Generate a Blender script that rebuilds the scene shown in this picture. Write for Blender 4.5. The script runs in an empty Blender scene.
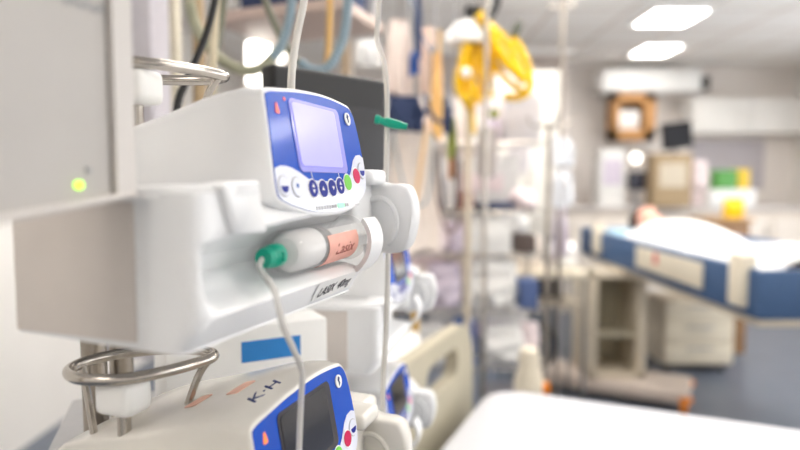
import bpy, bmesh, math, random
from mathutils import Vector, Matrix, noise
random.seed(7)
S = bpy.context.scene
COL = S.collection
PI = math.pi
V = Vector

# ------------------------------------------------------------------ camera model (27 mm on 36 mm, 800x450)
F, CX, CY = 600.0, 400.0, 225.0
PITCH = math.atan(42 / 600)
CAM = V((0, 0, 1.4))
FWD = V((0, math.cos(PITCH), -math.sin(PITCH)))
UPV = V((0, math.sin(PITCH), math.cos(PITCH)))
def at(px, py, d):
    """point at distance d along the view axis"""
    return CAM + (FWD + V((1, 0, 0)) * ((px - CX) / F) - UPV * ((py - CY) / F)) * d

# ------------------------------------------------------------------ materials
def lin(c):
    r = []
    for x in c:
        x = x / 255
        r.append(x / 12.92 if x <= .04045 else ((x + .055) / 1.055) ** 2.4)
    return (*r, 1)
MATS = {}
def mat(name, rgb, rough=.5, metal=0, coat=0, var=.06, scale=30, bump=0, emit=0, trans=0, ior=1.45, alpha=1):
    if name in MATS: return MATS[name]
    m = bpy.data.materials.new(name); m.use_nodes = True
    nt = m.node_tree; b = nt.nodes['Principled BSDF']
    c = lin(rgb)
    b.inputs['Roughness'].default_value = rough
    b.inputs['Metallic'].default_value = metal
    b.inputs['Coat Weight'].default_value = coat
    b.inputs['Coat Roughness'].default_value = .06
    b.inputs['Transmission Weight'].default_value = trans
    b.inputs['IOR'].default_value = ior
    if name.startswith(('button', 'panel_blue')): b.inputs['Specular IOR Level'].default_value = .15
    b.inputs['Alpha'].default_value = alpha
    tc = nt.nodes.new('ShaderNodeTexCoord')
    n = nt.nodes.new('ShaderNodeTexNoise'); n.inputs['Scale'].default_value = scale; n.inputs['Detail'].default_value = 3
    nt.links.new(tc.outputs['Object'], n.inputs['Vector'])
    r = nt.nodes.new('ShaderNodeValToRGB')
    k = 1 - var
    r.color_ramp.elements[0].color = (c[0] * k, c[1] * k, c[2] * k, 1)
    r.color_ramp.elements[1].color = (min(1, c[0] * (1 + var * .4)), min(1, c[1] * (1 + var * .4)), min(1, c[2] * (1 + var * .4)), 1)
    r.color_ramp.elements[0].position = .3; r.color_ramp.elements[1].position = .7
    nt.links.new(n.outputs['Fac'], r.inputs['Fac'])
    nt.links.new(r.outputs['Color'], b.inputs['Base Color'])
    if bump:
        bp = nt.nodes.new('ShaderNodeBump'); bp.inputs['Strength'].default_value = bump; bp.inputs['Distance'].default_value = .002
        nt.links.new(n.outputs['Fac'], bp.inputs['Height']); nt.links.new(bp.outputs['Normal'], b.inputs['Normal'])
    if emit:
        b.inputs['Emission Color'].default_value = c
        b.inputs['Emission Strength'].default_value = emit
    MATS[name] = m
    return m

WHITE = mat('white_plastic', (238, 238, 236), .38, var=.02)
SHELL = mat('pump_shell', (236, 237, 238), .32, var=.015)
SHELL2 = mat('pump_shell_warm', (224, 221, 214), .2, var=.03)
CREAM = mat('cream_plastic', (225, 216, 196), .4)
BEIGE = mat('beige_metal', (205, 194, 174), .45)
TAUPE = mat('taupe_board', (180, 173, 152), .5)
REAR = mat('rear_cover_grey', (214, 206, 199), .4, var=.03)
BLUE = mat('panel_blue', (24, 82, 192), .25, coat=.22, var=.01)
NAVYB = mat('button_navy', (16, 34, 140), .3, var=.02)
PANELW = mat('panel_white', (226, 230, 244), .25, coat=.5, var=.01)
GREENB = mat('button_green', (120, 205, 80), .35, var=.02)
REDB = mat('button_red', (205, 40, 90), .35, var=.02)
LILAC = mat('bezel_lilac', (150, 150, 235), .25, coat=.5, var=.02)
SCREEN_ON = mat('screen_lit', (170, 168, 255), .2, emit=.3, var=.04, scale=25)
SCREEN_OFF = mat('screen_dark', (22, 24, 36), .12, coat=.6)
BEZEL_D = mat('bezel_dark', (48, 44, 48), .3)
STEEL = mat('brushed_steel', (190, 184, 176), .22, metal=1, var=.12, scale=60)
STEELD = mat('pole_steel', (164, 156, 146), .3, metal=1, var=.15, scale=40)
BLACK = mat('black_plastic', (18, 18, 20), .4)
DARKS = mat('dark_screen', (34, 34, 38), .45)
DARKG = mat('dark_grey', (70, 70, 74), .5)
GREY = mat('grey_plastic', (168, 168, 170), .45)
LAV = mat('lavender_grey', (196, 192, 198), .5)
TEAL = mat('teal_plastic', (0, 158, 130), .3)
LABELP = mat('pink_label', (236, 176, 160), .6, var=.08, scale=120)
LABELW = mat('label_paper', (240, 240, 238), .6)
INK = mat('ink_black', (30, 30, 40), .6)
INKB = mat('ink_blue', (30, 50, 110), .6)
CLEAR = mat('clear_plastic', (250, 250, 250), .08, var=0, alpha=.22)
LINE = mat('line_plastic', (236, 234, 230), .25, trans=.45, ior=1.3, var=.02)
LED_Y = mat('led_yellow_green', (190, 255, 40), .3, emit=2.2, var=0)
LED_G = mat('led_green', (120, 255, 150), .3, emit=1.2, var=0)
LED_R = mat('led_red', (235, 100, 80), .3, emit=.35, var=0)
LED_O = mat('led_orange', (240, 130, 60), .3, emit=.7, var=0)
SHEET = mat('bed_sheet', (206, 207, 212), .85, var=.02, scale=6, bump=.3)
BLANKET = mat('blanket_white', (238, 238, 236), .9, var=.04, bump=.3)
BEDBLUE = mat('bed_blue', (62, 90, 128), .5)
PALEB = mat('pale_blue_sheet', (172, 204, 222), .85)
YELLOW = mat('yellow_hose', (240, 196, 10), .4, var=.1)
ORANGE = mat('orange_plastic', (240, 140, 30), .45)
OSTRAP = mat('orange_strap', (232, 188, 120), .6)
NAVY = mat('navy_fabric', (48, 62, 96), .8, var=.15)
MIDB = mat('mid_blue', (58, 98, 168), .5)
SKYB = mat('label_blue', (40, 130, 205), .4)
PURP = mat('purple_print', (140, 110, 214), .5)
PALEP = mat('pale_pink', (242, 228, 230), .6)
PALELAV = mat('pale_lavender', (222, 212, 228), .6)
WOOD = mat('wood_brown', (196, 146, 92), .55, var=.2, scale=14)
TAN = mat('tan_card', (172, 150, 118), .7, var=.1)
GREENP = mat('green_box', (80, 165, 60), .5)
OLIVE = mat('olive_bag', (150, 158, 80), .6)
HOSEG = mat('hose_grey_green', (176, 176, 152), .45, var=.12)
HOSEB = mat('hose_blue_grey', (150, 172, 184), .45, var=.1)
HOSEC = mat('hose_cream', (222, 210, 182), .5)
HOSED = mat('hose_olive_grey', (128, 128, 112), .5)
SKIN = mat('skin', (224, 170, 150), .6, var=.08)
HAIR = mat('hair_dark', (52, 38, 34), .8, var=.3)
LAMPW = mat('lamp_lit', (255, 250, 240), .4, emit=7, var=0)
LAMPS = mat('lamp_small_lit', (255, 248, 236), .4, emit=4, var=0)
CEILFILL = mat('ceiling_lamp_lit', (255, 248, 240), .4, emit=11, var=0)

CEILLAMP2 = mat('ceiling_lamp_far', (255, 250, 244), .4, emit=15.5, var=0)
# ------------------------------------------------------------------ mesh builder
def frame_from(dirv):
    d = V(dirv).normalized()
    a = V((0, 0, 1)) if abs(d.z) < .95 else V((1, 0, 0))
    x = a.cross(d).normalized(); y = d.cross(x)
    return x, y, d
def smooth_path(pts, n=8, closed=False):
    P = [V(p) for p in pts]; N = len(P); out = []
    rng = N if closed else N - 1
    for i in range(rng):
        if closed: p0, p1, p2, p3 = P[i - 1], P[i], P[(i + 1) % N], P[(i + 2) % N]
        else: p0, p1, p2, p3 = P[max(0, i - 1)], P[i], P[i + 1], P[min(N - 1, i + 2)]
        for k in range(n):
            t = k / n
            out.append(.5 * ((2 * p1) + (p2 - p0) * t + (2 * p0 - 5 * p1 + 4 * p2 - p3) * t * t + (3 * p1 - p0 - 3 * p2 + p3) * t ** 3))
    if not closed: out.append(P[-1])
    return out
def rrect(w, h, r, n=5):
    """rounded rectangle, 2D, centred"""
    r = min(r, w / 2 - 1e-5, h / 2 - 1e-5); o = []
    for cx, cy, a0 in ((w/2-r, h/2-r, 0), (-w/2+r, h/2-r, 90), (-w/2+r, -h/2+r, 180), (w/2-r, -h/2+r, 270)):
        for k in range(n + 1):
            a = math.radians(a0 + 90 * k / n); o.append((cx + r*math.cos(a), cy + r*math.sin(a)))
    return o
class MB:
    def __init__(self): self.bm = bmesh.new()
    def rings(self, rs, cap0=True, cap1=True, closed=False):
        bm = self.bm
        R = [[bm.verts.new(p) for p in r] for r in rs]
        n = len(R[0]); m = len(R)
        for i in range(m if closed else m - 1):
            a, b = R[i], R[(i + 1) % m]
            for j in range(n):
                bm.faces.new((a[j], a[(j+1) % n], b[(j+1) % n], b[j]))
        if not closed:
            if cap0: bm.faces.new(R[0][::-1])
            if cap1: bm.faces.new(R[-1])
        return self
    def box(self, c, s, bev=0, rot=None, seg=2):
        """box centred at c"""
        g = bmesh.ops.create_cube(self.bm, size=1)
        vs = g['verts']
        M = Matrix.Translation(V(c)) @ ((rot.to_4x4() if rot else Matrix.Identity(4))) @ Matrix.Diagonal((*s, 1))
        bmesh.ops.transform(self.bm, matrix=M, verts=vs)
        if bev:
            es = list({e for v in vs for e in v.link_edges})
            bmesh.ops.bevel(self.bm, geom=es, offset=min(bev, min(s) * .45), segments=seg, affect='EDGES', profile=.6)
        return self
    def tube(self, pts, r, n=10, closed=False, ribs=0, smooth=6):
        P = smooth_path(pts, smooth, closed) if smooth else [V(p) for p in pts]
        if ribs:                                   # corrugated: resample finely
            L = [0]
            for a, b in zip(P, P[1:]): L.append(L[-1] + (b - a).length)
            N = int(L[-1] / ribs * 4); Q = []; j = 0
            for k in range(N + 1):
                s = L[-1] * k / N
                while j < len(L) - 2 and L[j+1] < s: j += 1
                t = (s - L[j]) / max(1e-9, L[j+1] - L[j]); Q.append(P[j].lerp(P[j+1], min(1, t)))
            P = Q
        rs = []; x = None; N = len(P)
        for i, p in enumerate(P):
            if closed: d = P[(i+1) % N] - P[i-1]
            else: d = P[min(i+1, N-1)] - P[max(i-1, 0)]
            d.normalize()
            if x is None: x, y, _ = frame_from(d)
            else:
                x = (x - d * x.dot(d)).normalized(); y = d.cross(x)
            rr = r(i / max(1, N - 1)) if callable(r) else r
            if ribs: rr *= 1 + (.13 if i % 4 in (1, 2) else -.05)
            rs.append([p + (x*math.cos(2*PI*k/n) + y*math.sin(2*PI*k/n)) * rr for k in range(n)])
        return self.rings(rs, closed=closed)
    def cyl(self, p0, p1, r0, r1=None, n=20):
        r1 = r0 if r1 is None else r1
        p0, p1 = V(p0), V(p1); x, y, d = frame_from(p1 - p0)
        c = [(math.cos(2*PI*k/n), math.sin(2*PI*k/n)) for k in range(n)]
        b = min(r0, r1, (p1-p0).length) * .12
        return self.rings([[p + (x*a + y*e)*r for a, e in c] for p, r in ((p0, r0-b), (p0+d*b, r0), (p1-d*b, r1), (p1, r1-b))])
    def lathe(self, prof, o=(0, 0, 0), axis=(0, 0, 1), n=24):
        o = V(o); x, y, d = frame_from(axis)
        return self.rings([[o + d*h + (x*math.cos(2*PI*k/n) + y*math.sin(2*PI*k/n))*max(r, 1e-5) for k in range(n)] for r, h in prof])
    def prism(self, poly, fn, h0, h1, bev=0):
        """2D polygon, fn(a, b, h) -> point; extruded from h0 to h1"""
        if not bev: return self.rings([[V(fn(a, b, h)) for a, b in poly] for h in (h0, h1)])
        cx = sum(p[0] for p in poly)/len(poly); cy = sum(p[1] for p in poly)/len(poly)
        ext = max(max(abs(a-cx), abs(b-cy)) for a, b in poly)
        k = 1 - bev/ext; sg = 1 if h1 > h0 else -1
        ins = [(cx+(a-cx)*k, cy+(b-cy)*k) for a, b in poly]
        return self.rings([[V(fn(a, b, h)) for a, b in q] for q, h in ((ins, h0), (poly, h0+sg*bev), (poly, h1-sg*bev), (ins, h1))])
    def ball(self, c, s, u=16, v=10, jit=0):
        g = bmesh.ops.create_uvsphere(self.bm, u_segments=u, v_segments=v, radius=1)
        c, s = V(c), V(s)
        for w in g['verts']:
            p = w.co.copy(); k = 1 + (noise.noise(p*1.7 + c*5)*jit if jit else 0)
            w.co = c + V((p.x*s.x, p.y*s.y, p.z*s.z))*k
        return self
    def pillow(self, c, s, rot=None, crease=.25, n=10):
        """filled bag: c = centre of the base, s = width, depth, height"""
        c = V(c); w, d, h = s; rows = []
        seed = c*7
        for i in range(n + 1):
            t = i/n; z = h*t; th = d*(.25 + .75*math.sin(PI*min(1, max(0, t*.92+.06)))**.6)
            ww = w*(1 - .12*abs(2*t-1)**3)
            ring = []
            for k in range(20):
                a = 2*PI*k/20
                x = ww/2*math.copysign(abs(math.cos(a))**.6, math.cos(a)); y = th/2*math.copysign(abs(math.sin(a))**.9, math.sin(a))
                q = V((x, y, z)); q += V((0, 1, 0))*noise.noise(q*18+seed)*d*crease
                if rot: q = rot @ q
                ring.append(c + q)
            rows.append(ring)
        return self.rings(rows)
    def build(self, name, m, parent=None, angle=40):
        bmesh.ops.recalc_face_normals(self.bm, faces=self.bm.faces)
        me = bpy.data.meshes.new(name); self.bm.to_mesh(me); self.bm.free()
        for p in me.polygons: p.use_smooth = True
        me.set_sharp_from_angle(angle=math.radians(angle))
        me.materials.append(m)
        o = bpy.data.objects.new(name, me); COL.objects.link(o)
        if parent: o.parent = parent
        return o
def tag(o, label, cat, group=None):
    o['label'] = label; o['category'] = cat
    if group: o['group'] = group
    return o
def thing(name, label, cat, loc=(0, 0, 0), rz=0, group=None):
    o = bpy.data.objects.new(name, None); COL.objects.link(o)
    o.empty_display_size = .05; o.location = loc; o.rotation_euler = (0, 0, rz)
    return tag(o, label, cat, group)
def struct(name, mb, m):
    o = mb.build(name, m); o['kind'] = 'structure'; return o
def text_mesh(txt, size, fn, name, m, parent, shear=0, spacing=1, depth=.0002):
    cu = bpy.data.curves.new('text', 'FONT'); cu.body = txt; cu.size = size; cu.shear = shear; cu.space_character = spacing; cu.resolution_u = 3
    t = bpy.data.objects.new('text', cu); COL.objects.link(t)
    me = bpy.data.meshes.new_from_object(t.evaluated_get(bpy.context.evaluated_depsgraph_get()))
    bpy.data.objects.remove(t)
    b = MB(); b.bm.from_mesh(me); bpy.data.meshes.remove(me)
    g = bmesh.ops.extrude_face_region(b.bm, geom=b.bm.faces[:])
    for v in g['geom']:
        if isinstance(v, bmesh.types.BMVert): v.co.z += depth
    for v in b.bm.verts: v.co = V(fn(v.co.x, v.co.y, v.co.z))
    return b.build(name, m, parent)
def sm(t): t = max(0, min(1, t)); return t*t*(3-2*t)

# ------------------------------------------------------------------ the syringe pump
TA = math.atan(.183); TC, TS = math.cos(TA), math.sin(TA)
def face(s, t, h=0):                 # point on the tilted front panel, h above it
    h -= .0030
    return V((s, t*TS - h*TC, .088 + t*TC + h*TS))
OUTER = [(.0965,.0850),(.0955,.071),(.0915,.0334),(.0895,.0110),(.0950,.0012),(.1203,-.0065),(.1518,-.0113),(.2002,-.0111),(.2366,-.004),
         (.2590,.0085),(.2655,.0297),(.2650,.0602),(.2610,.0820),(.2540,.0915),(.2422,.0950),(.2013,.0979),(.1552,.0960),(.1225,.0925),(.1035,.0898)]
OUT = [(p.x, p.y) for p in smooth_path([(a, b, 0) for a, b in OUTER], 5, True)]
OC = (.178, .045)
def inset(d):
    o = []; n = len(OUT)
    for i in range(n):
        a, b = OUT[i-1], OUT[(i+1) % n]; tx, ty = b[0]-a[0], b[1]-a[1]; L = math.hypot(tx, ty)
        nx, ny = -ty/L, tx/L
        if nx*(OC[0]-OUT[i][0]) + ny*(OC[1]-OUT[i][1]) < 0: nx, ny = -nx, -ny
        o.append((OUT[i][0]+nx*d, OUT[i][1]+ny*d))
    return o
def scaled(k, kb=None): return [(OC[0]+(a-OC[0])*k, OC[1]+(b-OC[1])*(kb or k)) for a, b in OUT]
def make_pump(name, label, loc, rz, lit, shell, group, detail=True):
    t = thing(name, label, 'pump', loc, rz, group)
    # base with the hollow that holds the syringe
    b = MB(); rs = []
    us = [0, .001, .003, .006, .010, .014, .018, .022, .027, .033, .040, .050, .062, .08, .11, .14, .17, .20, .225, .238]
    for u in us:
        e = sm((u-.003)/.026); off = .010*(1 - math.sqrt(max(0, 1-(1-min(1, u/.010))**2)))
        st = .068 + .014*u/.24
        g = sm((u-.045)/.03)
        lo = [.024, .027, .0275, .031, .040, .052, .062]; ve = [.004, .016, .026, .040, .050, .047, .034]
        wl = [.024 + (st-.024)*k/8 for k in range(1, 8)]
        vb = .15
        pr = [(vb, .003), (.012+off, -.001), (.013+off, .0), (.009+off, .004), (off, .0205)]
        pr += [(off + ve[k]*e, lo[k]*e + wl[k]*(1-e)) for k in range(7)]
        pr += [(off+.012*e, st-.001), (off+.002*e, st), (off, st+.003), (off+.003*g, st+.007), (off + .020*g, (.092)*g + .098*(1-g)), (vb, .097)]
        rs.append([V((u, v, w)) for v, w in pr])
    b.rings(rs); b.build('base', shell, t, 35)
    b = MB(); b.box((.006, .0985, .0485), (.016, .103, .0885), .002); b.build('rear_cover', REAR, t)  # warmer, slightly darker slab along the rear of the base side
    # shoulder strap that runs round the left end and down the front
    b = MB()
    path = [(-.004, .150), (-.004, .10), (-.004, .052), (-.001, .030), (.010, .010), (.024, -.003), (.038, -.008), (.052, -.009)]
    P = smooth_path([(x, y, 0) for x, y in path], 4)
    rs = []
    for i, p in enumerate(P):
        d = (P[min(i+1, len(P)-1)] - P[max(i-1, 0)]).normalized(); nrm = V((-d.y, d.x, 0))
        w1 = .1005 + .0055*(i/len(P))
        rs.append([V((p.x, p.y, w1-.0085)), V((p.x, p.y, w1-.0015)), V((p.x, p.y, w1)) + nrm*.002, V((p.x, p.y, w1)) + nrm*.035, V((p.x, p.y, w1-.010)) + nrm*.035])
    b.rings(rs); b.build('shoulder_rim', shell, t, 50)
    b = MB()
    q0 = [(.018, -.0045, .1035), (.052, -.0085, .1035), (.070, -.0035, .069), (.030, -.0035, .0715)]
    q1 = [(.018, .03, .1035), (.060, .03, .1035), (.078, .03, .069), (.030, .03, .0715)]
    def rq(q, k):
        c = sum((V(x) for x in q), V())/4
        pts = []
        for i in range(4):
            a, m, d = V(q[i-1]), V(q[i]), V(q[(i+1) % 4])
            for f in (.16, .05): pts.append(m.lerp(a, f))
            pts.append(m.lerp(d, .05)); pts.append(m.lerp(d, .16))
        return [c + (p-c)*k for p in pts]
    b.rings([[p+V((0, -.0005, 0)) for p in rq(q0, .93)], [p+V((0, .001, 0)) for p in rq(q0, 1)], rq(q1, 1)]); b.build('shoulder_block', shell, t, 60)
    # upper housing: rings from the front face to the back
    b = MB()
    def back(poly, v, top, low, kx, x0=0):
        o = []
        for a, w in poly:
            p = face(a, w)
            f = (p.z-.077)/(.184-.077)
            o.append(V((.178 + x0 + (a-.178)*kx, v + p.y*(1-min(1, v/.06)), low + f*(top-low))))
        return o
    rs = [[face(a, w, .0018) for a, w in inset(.0022)], [face(a, w, .0014) for a, w in inset(.0010)], [face(a, w, 0) for a, w in scaled(.997)], [face(a, w, -.004) for a, w in scaled(1.004)]]
    poly = scaled(1.004)
    for v, top, low, kx in ((.02, .1845, .0775, 1.005), (.045, .1825, .079, 1.005), (.07, .178, .082, 1.0), (.095, .170, .084, .99), (.118, .163, .086, .985), (.145, .155, .088, .985), (.175, .147, .09, .975), (.205, .137, .092, .95), (.222, .124, .094, .90), (.228, .108, .096, .82)):
        rs.append(back(poly, v, top, low, kx))
    b.rings(rs); b.build('housing', shell, t, 50)
    # front panel graphics
    b = MB(); b.prism(inset(.0036), face, .0017, .0026); pan = b.build('front_panel', BLUE, t)
    low = [(a, c) for a, c in inset(.0035) if c < .030 or (a > .235 and c < .044)]
    low.sort(key=lambda p: math.atan2(p[1]-.06, p[0]-.178))
    topc = [(.255, .0445), (.246, .0435), (.238, .0385), (.229, .0275), (.220, .0205), (.205, .0190), (.18, .0180), (.1467, .0185), (.139, .0215), (.1292, .0255), (.119, .0285), (.1097, .0298), (.102, .0296)]
    low = [p for p in low]
    b = MB(); b.prism(low + topc, face, .0027, .0031); b.build('button_field', PANELW, pan)
    b = MB(); b.prism([(.1765+a, .0555+c) for a, c in rrect(.090, .060, .006)], face, .0027, .0034, 0); bz = b.build('screen_bezel', LILAC if lit else BEZEL_D, pan)
    b = MB(); b.prism([(.1735+a, .0565+c) for a, c in rrect(.077, .052, .004)], face, .0036, .0040); b.build('screen', SCREEN_ON if lit else SCREEN_OFF, bz)
    def disc(name, s, w, r, m, h0=.0031, h1=.0042, par=pan, half=0):
        q = MB()
        if half: poly = [(s+r*math.cos(PI+PI*k/14), w+r*math.sin(PI+PI*k/14)) for k in range(15)]
        else: poly = [(s+r*math.cos(2*PI*k/24), w+r*math.sin(2*PI*k/24)) for k in range(24)]
        return q.prism(poly, face, h0, h1).build(name, m, par)
    for i, (s, w, c) in enumerate(((.1029, .0140, 0), (.1223, .0132, 1), (.1476, .0118, 2), (.1655, .0114, 2), (.1828, .0120, 2), (.1995, .0137, 2), (.2167, .0169, 3), (.2386, .0232, 4), (.2530, .0285, 0))):
        ring = disc('button', s, w, .0084, (GREY if c in (0, 1) else LABELW, ) [0], .0031, .0034)
        ring['label'] = ('white button with a blue lower half', 'white outlined button', 'navy blue round button', 'green round button', 'red round button')[c]
        m = (PANELW, PANELW, NAVYB, GREENB, REDB)[c]
        cap = disc('button_cap', s, w, .0076 if c < 2 else .0073, m, .0034, .0039, ring)
        if c == 0: disc('button_mark', s, w, .0052, NAVYB, 0.0039, .0042, ring, 1)
        if c == 1: disc('button_mark', s, w+.001, .0018, MIDB, 0.0039, .0042, ring)
        if c == 2:
            q = MB()
            for dx, dy in (((0, .0022), (0, -.0022)) if i in (2, 5) else ((-.001 + .002*(i == 4), 0),)):
                sg = 1 if (i == 3 or dy > 0) else -1
                q.prism([(s+dx-.0022, w+dy-.0013*sg), (s+dx+.0022, w+dy-.0013*sg), (s+dx, w+dy+.0019*sg)], face, 0.0039, .0042)
            q.build('button_mark', LABELW, ring)
    lg = disc('logo', .2395, .0785, .0062, LABELW)
    q = MB(); q.prism([(.2385, .0745), (.2410, .0765), (.2400, .0790), (.2415, .0815), (.2390, .0832), (.2372, .0800), (.2388, .0775)], face, .0042, .0046); q.build('logo_mark', INKB, lg)
    for s in (.150, .201, .2165):
        q = MB(); q.box((0, 0, 0), (.0007, .0002, .0055)); 
        for v in q.bm.verts: v.co = face(s + v.co.x, .0228 + v.co.z, .0030 + v.co.y)
        q.build('guide_line', LABELW, pan)
    q = MB(); q.prism([(.1118, .0790), (.1098, .0720), (.1105, .0705), (.1145, .0705), (.1152, .0720), (.1132, .0790)], face, .0027, .0034); q.build('alarm_light', LED_R if lit else LED_O, pan)
    if lit: disc('warning_light', .126, .0835, .0014, LED_R, .0027, .0032)
    q = MB()
    for k in range(13):
        s = .149 + .0050*k
        if .188 < s < .2: continue
        q.prism([(s+a, -.0047+.00008*k+c) for a, c in rrect(.0034, .0032, .0005, 1)], face, .0030, .0034)
    q.build('status_marks', GREY, pan)
    q = MB(); q.prism([(.1942+a, -.0040+c) for a, c in rrect(.0125, .0045, .001, 2)], face, .0030, .0036); q.build('status_light', LED_G if lit else GREY, pan)
    # drive carriage and plate at the right end
    b = MB(); b.box((.304, .066, .078), (.085, .10, .078), .008, seg=3); b.build('carriage_body', shell, t)
    b = MB()
    po = [(p.x, p.y) for p in smooth_path([(x, y, 0) for x, y in ((.024, .102), (-.004, .1035), (-.024, .102), (-.0315, .093), (-.0355, .072), (-.0325, .050), (-.026, .035), (-.014, .029), (.010, .029), (.024, .030))], 4, True)]
    b.prism(po, lambda a, c, h: (h, a+.004, c), .306, .332, .004); plate = b.build('drive_plate', shell, t, 60)
    q = MB()
    arc = [(.3045, .008 + .021*math.cos(x), .062 + .026*math.sin(x)) for x in [math.radians(q) for q in range(-60, 241, 15)]]
    q.tube(arc, .003, 8, smooth=2); q.build('plate_ridge', shell, plate)
    b = MB(); b.box((.296, .030, .110), (.042, .055, .016), .006, seg=3); b.build('carriage_cover', shell, t)
    # clamp arm over the barrel
    b = MB(); rs = []
    for k in range(15):
        a = math.radians(-80 + 130*k/14)
        for_r = (.0255, .0305)
        vv, ww = .016, .046
        ring = []
        for (r, u) in ((for_r[0], .234), (for_r[1], .232), (for_r[1], .262), (for_r[0], .263)):
            ring.append(V((u + .006*math.sin(a), vv - r*math.cos(a), ww + r*1.05*math.sin(a))))
        rs.append(ring)
    b.rings(rs); b.build('barrel_clamp', shell, t, 50)
    # carrying loop, post and knob on top
    b = MB()
    lp = [(.082, .160), (.094, .128), (.125, .110), (.163, .101), (.178, .112), (.180, .136), (.166, .168), (.142, .190), (.115, .196), (.092, .186)]
    b.tube([(x, y, .2) for x, y in lp], .0048, 12, True, smooth=5); hd = b.build('handle_loop', STEEL, t)
    b = MB(); b.tube([(.163, .101, .2), (.158, .110, .185), (.150, .118, .155)], .0032, 8); b.build('handle_post', STEEL, hd); b = MB(); b.tube([(.112, .194, .2), (.112, .188, .17), (.112, .178, .12), (.112, .165, .11)], .0032, 8); b.build('handle_post', STEEL, hd)
    b = MB(); b.cyl((.104, .141, .14), (.104, .141, .176), .0055); b.build('clamp_stem', STEEL, t)
    b = MB(); b.box((.104, .141, .182), (.03, .036, .028), .008, seg=3); b.build('clamp_knob', WHITE, t)
    b = MB(); b.box((.190, .212, .055), (.10, .13, .06), .006); b.build('pole_clamp', GREY, t)
    return t
TH = math.radians(70)
PO = at(200, 357, .36)
up_pump = make_pump('syringe_pump', 'white syringe pump with lit lilac screen holding a labelled syringe', PO, TH, True, SHELL, 'syringe pumps')
Rz = Matrix.Rotation(TH, 3, 'Z')
def loc2w(p, o=PO, R=Rz): return V(o) + R @ V(p)
PL = loc2w((-.0235, 0, -.250))
low_pump = make_pump('syringe_pump', 'glossy syringe pump with dark screen and handwriting on its top', PL, TH, False, SHELL2, 'syringe pumps')
# tape and handwriting
b = MB(); tp = MB()
def trayf(u, w, h=0): return V((u, max(0, .0205-w)*.5455 - .0008 - h, w))
tp.prism([(.190+a, .0122+c) for a, c in rrect(.075, .0155, .002)], trayf, 0, .0003); tape = tp.build('tape_label', LABELW, up_pump)
text_mesh('LASIX  40mg', .0115, lambda x, y, z: trayf(.158+x*1.0, .0068+y+x*.04, .0009+z), 'handwriting', INK, tape, shear=.35)
def topf(u, v, h):
    tt = 0
    for i in range(len(OUT)):
        (a0, c0), (a1, c1) = OUT[i-1], OUT[i]
        if min(a0, a1) <= u <= max(a0, a1) and abs(a1-a0) > 1e-7: tt = max(tt, c0 + (c1-c0)*(u-a0)/(a1-a0))
    f = (face(u, OC[1] + (tt-OC[1])*1.004, 0).z - .077)/.107
    T = ((.0, .186, .0765), (.02, .1845, .0775), (.045, .1825, .079), (.07, .178, .082), (.095, .170, .084), (.118, .163, .086), (.145, .155, .088))
    for (v0, t0, l0), (v1, t1, l1) in zip(T, T[1:]):
        if v <= v1 or v1 == .145:
            k = (v-v0)/(v1-v0); top = t0+(t1-t0)*k; lo = l0+(l1-l0)*k; break
    return V((u, v, lo + f*(top-lo) + h))
text_mesh('K·H', .021, lambda x, y, z: topf(.128+x*1.3, .034+y*.75, .0006+z), 'handwriting', INKB, low_pump, shear=.3, depth=.0006)
for (u, v, su, sv) in ((.165, .071, .030, .012), (.150, .104, .026, .012)):
    q = MB(); q.prism([(u+a, v+c) for a, c in rrect(su, sv, .003)], topf, .0002, .0008); q.build('tape_mark', mat('old_tape', (236, 190, 170), .6), low_pump)  # pale orange patches on top of the lower pump

# ------------------------------------------------------------------ syringe in the upper pump
sy = thing('syringe', 'clear syringe with pink label and green tip clamped in lit pump', 'syringe', PO, TH)
ax0, ax1 = V((.122, .017, .0480)), V((.260, .017, .0515))
AX = (ax1-ax0).normalized()
b = MB(); r = .0185
b.lathe([(.0035, -.012), (.0038, -.004), (.009, -.002), (.0165, .004), (r, .010), (r, .118), (.022, .119), (.022, .122), (r-.0015, .122), (r-.0015, .011), (.013, .0055), (.0025, -.001), (.002, -.012)], ax0, AX, 32); b.build('barrel', CLEAR, sy)
b = MB(); b.lathe([(.012, .0), (r-.0020, .006), (r-.0020, .040), (.001, .043)], ax0 + AX*.006, AX, 28); b.build('fluid', mat('syringe_fluid', (228, 226, 224), .3, var=.02), sy)
b = MB(); b.lathe([(.003, .050), (r-.0022, .054), (r-.0022, .057), (r-.004, .058), (r-.0022, .060), (r-.0022, .063), (.004, .063)], ax0, AX, 28); b.build('plunger_seal', mat('seal_grey', (120, 118, 116), .5), sy)
x, y, d = frame_from(AX)
b = MB()
for ang in (0, PI/2):
    a = x*math.cos(ang) + y*math.sin(ang); c = y*math.cos(ang) - x*math.sin(ang)
    rot = Matrix((a, c, d)).transposed()
    b.box(ax0 + AX*.127, (.024, .0022, .126), 0, rot)
b.lathe([(.0175, .190), (.0185, .191), (.0185, .194), (.0175, .195)], ax0, AX, 28); b.build('plunger', WHITE, sy)
b = MB(); rs = []
for k in range(13):
    a = math.radians(150 + 110*k/12)
    dr = x*math.cos(a) + y*math.sin(a)
    rs.append([ax0 + AX*.048 + dr*(r+.0002), ax0 + AX*.108 + dr*(r+.0002), ax0 + AX*.108 + dr*(r+.0006), ax0 + AX*.048 + dr*(r+.0006)])
b.rings(rs); lb = b.build('paper_label', LABELP, sy)
def barf(x0, y0, z0):
    a = math.radians(206 - y0*1000*3.0); dr = x*math.cos(a) + y*math.sin(a)
    return ax0 + AX*(.060 + x0*1.3) + dr*(r+.0008+z0)
text_mesh('Lasix', .014, barf, 'handwriting', mat('ink_red_brown', (150, 70, 60), .6), lb, shear=.3)
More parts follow.
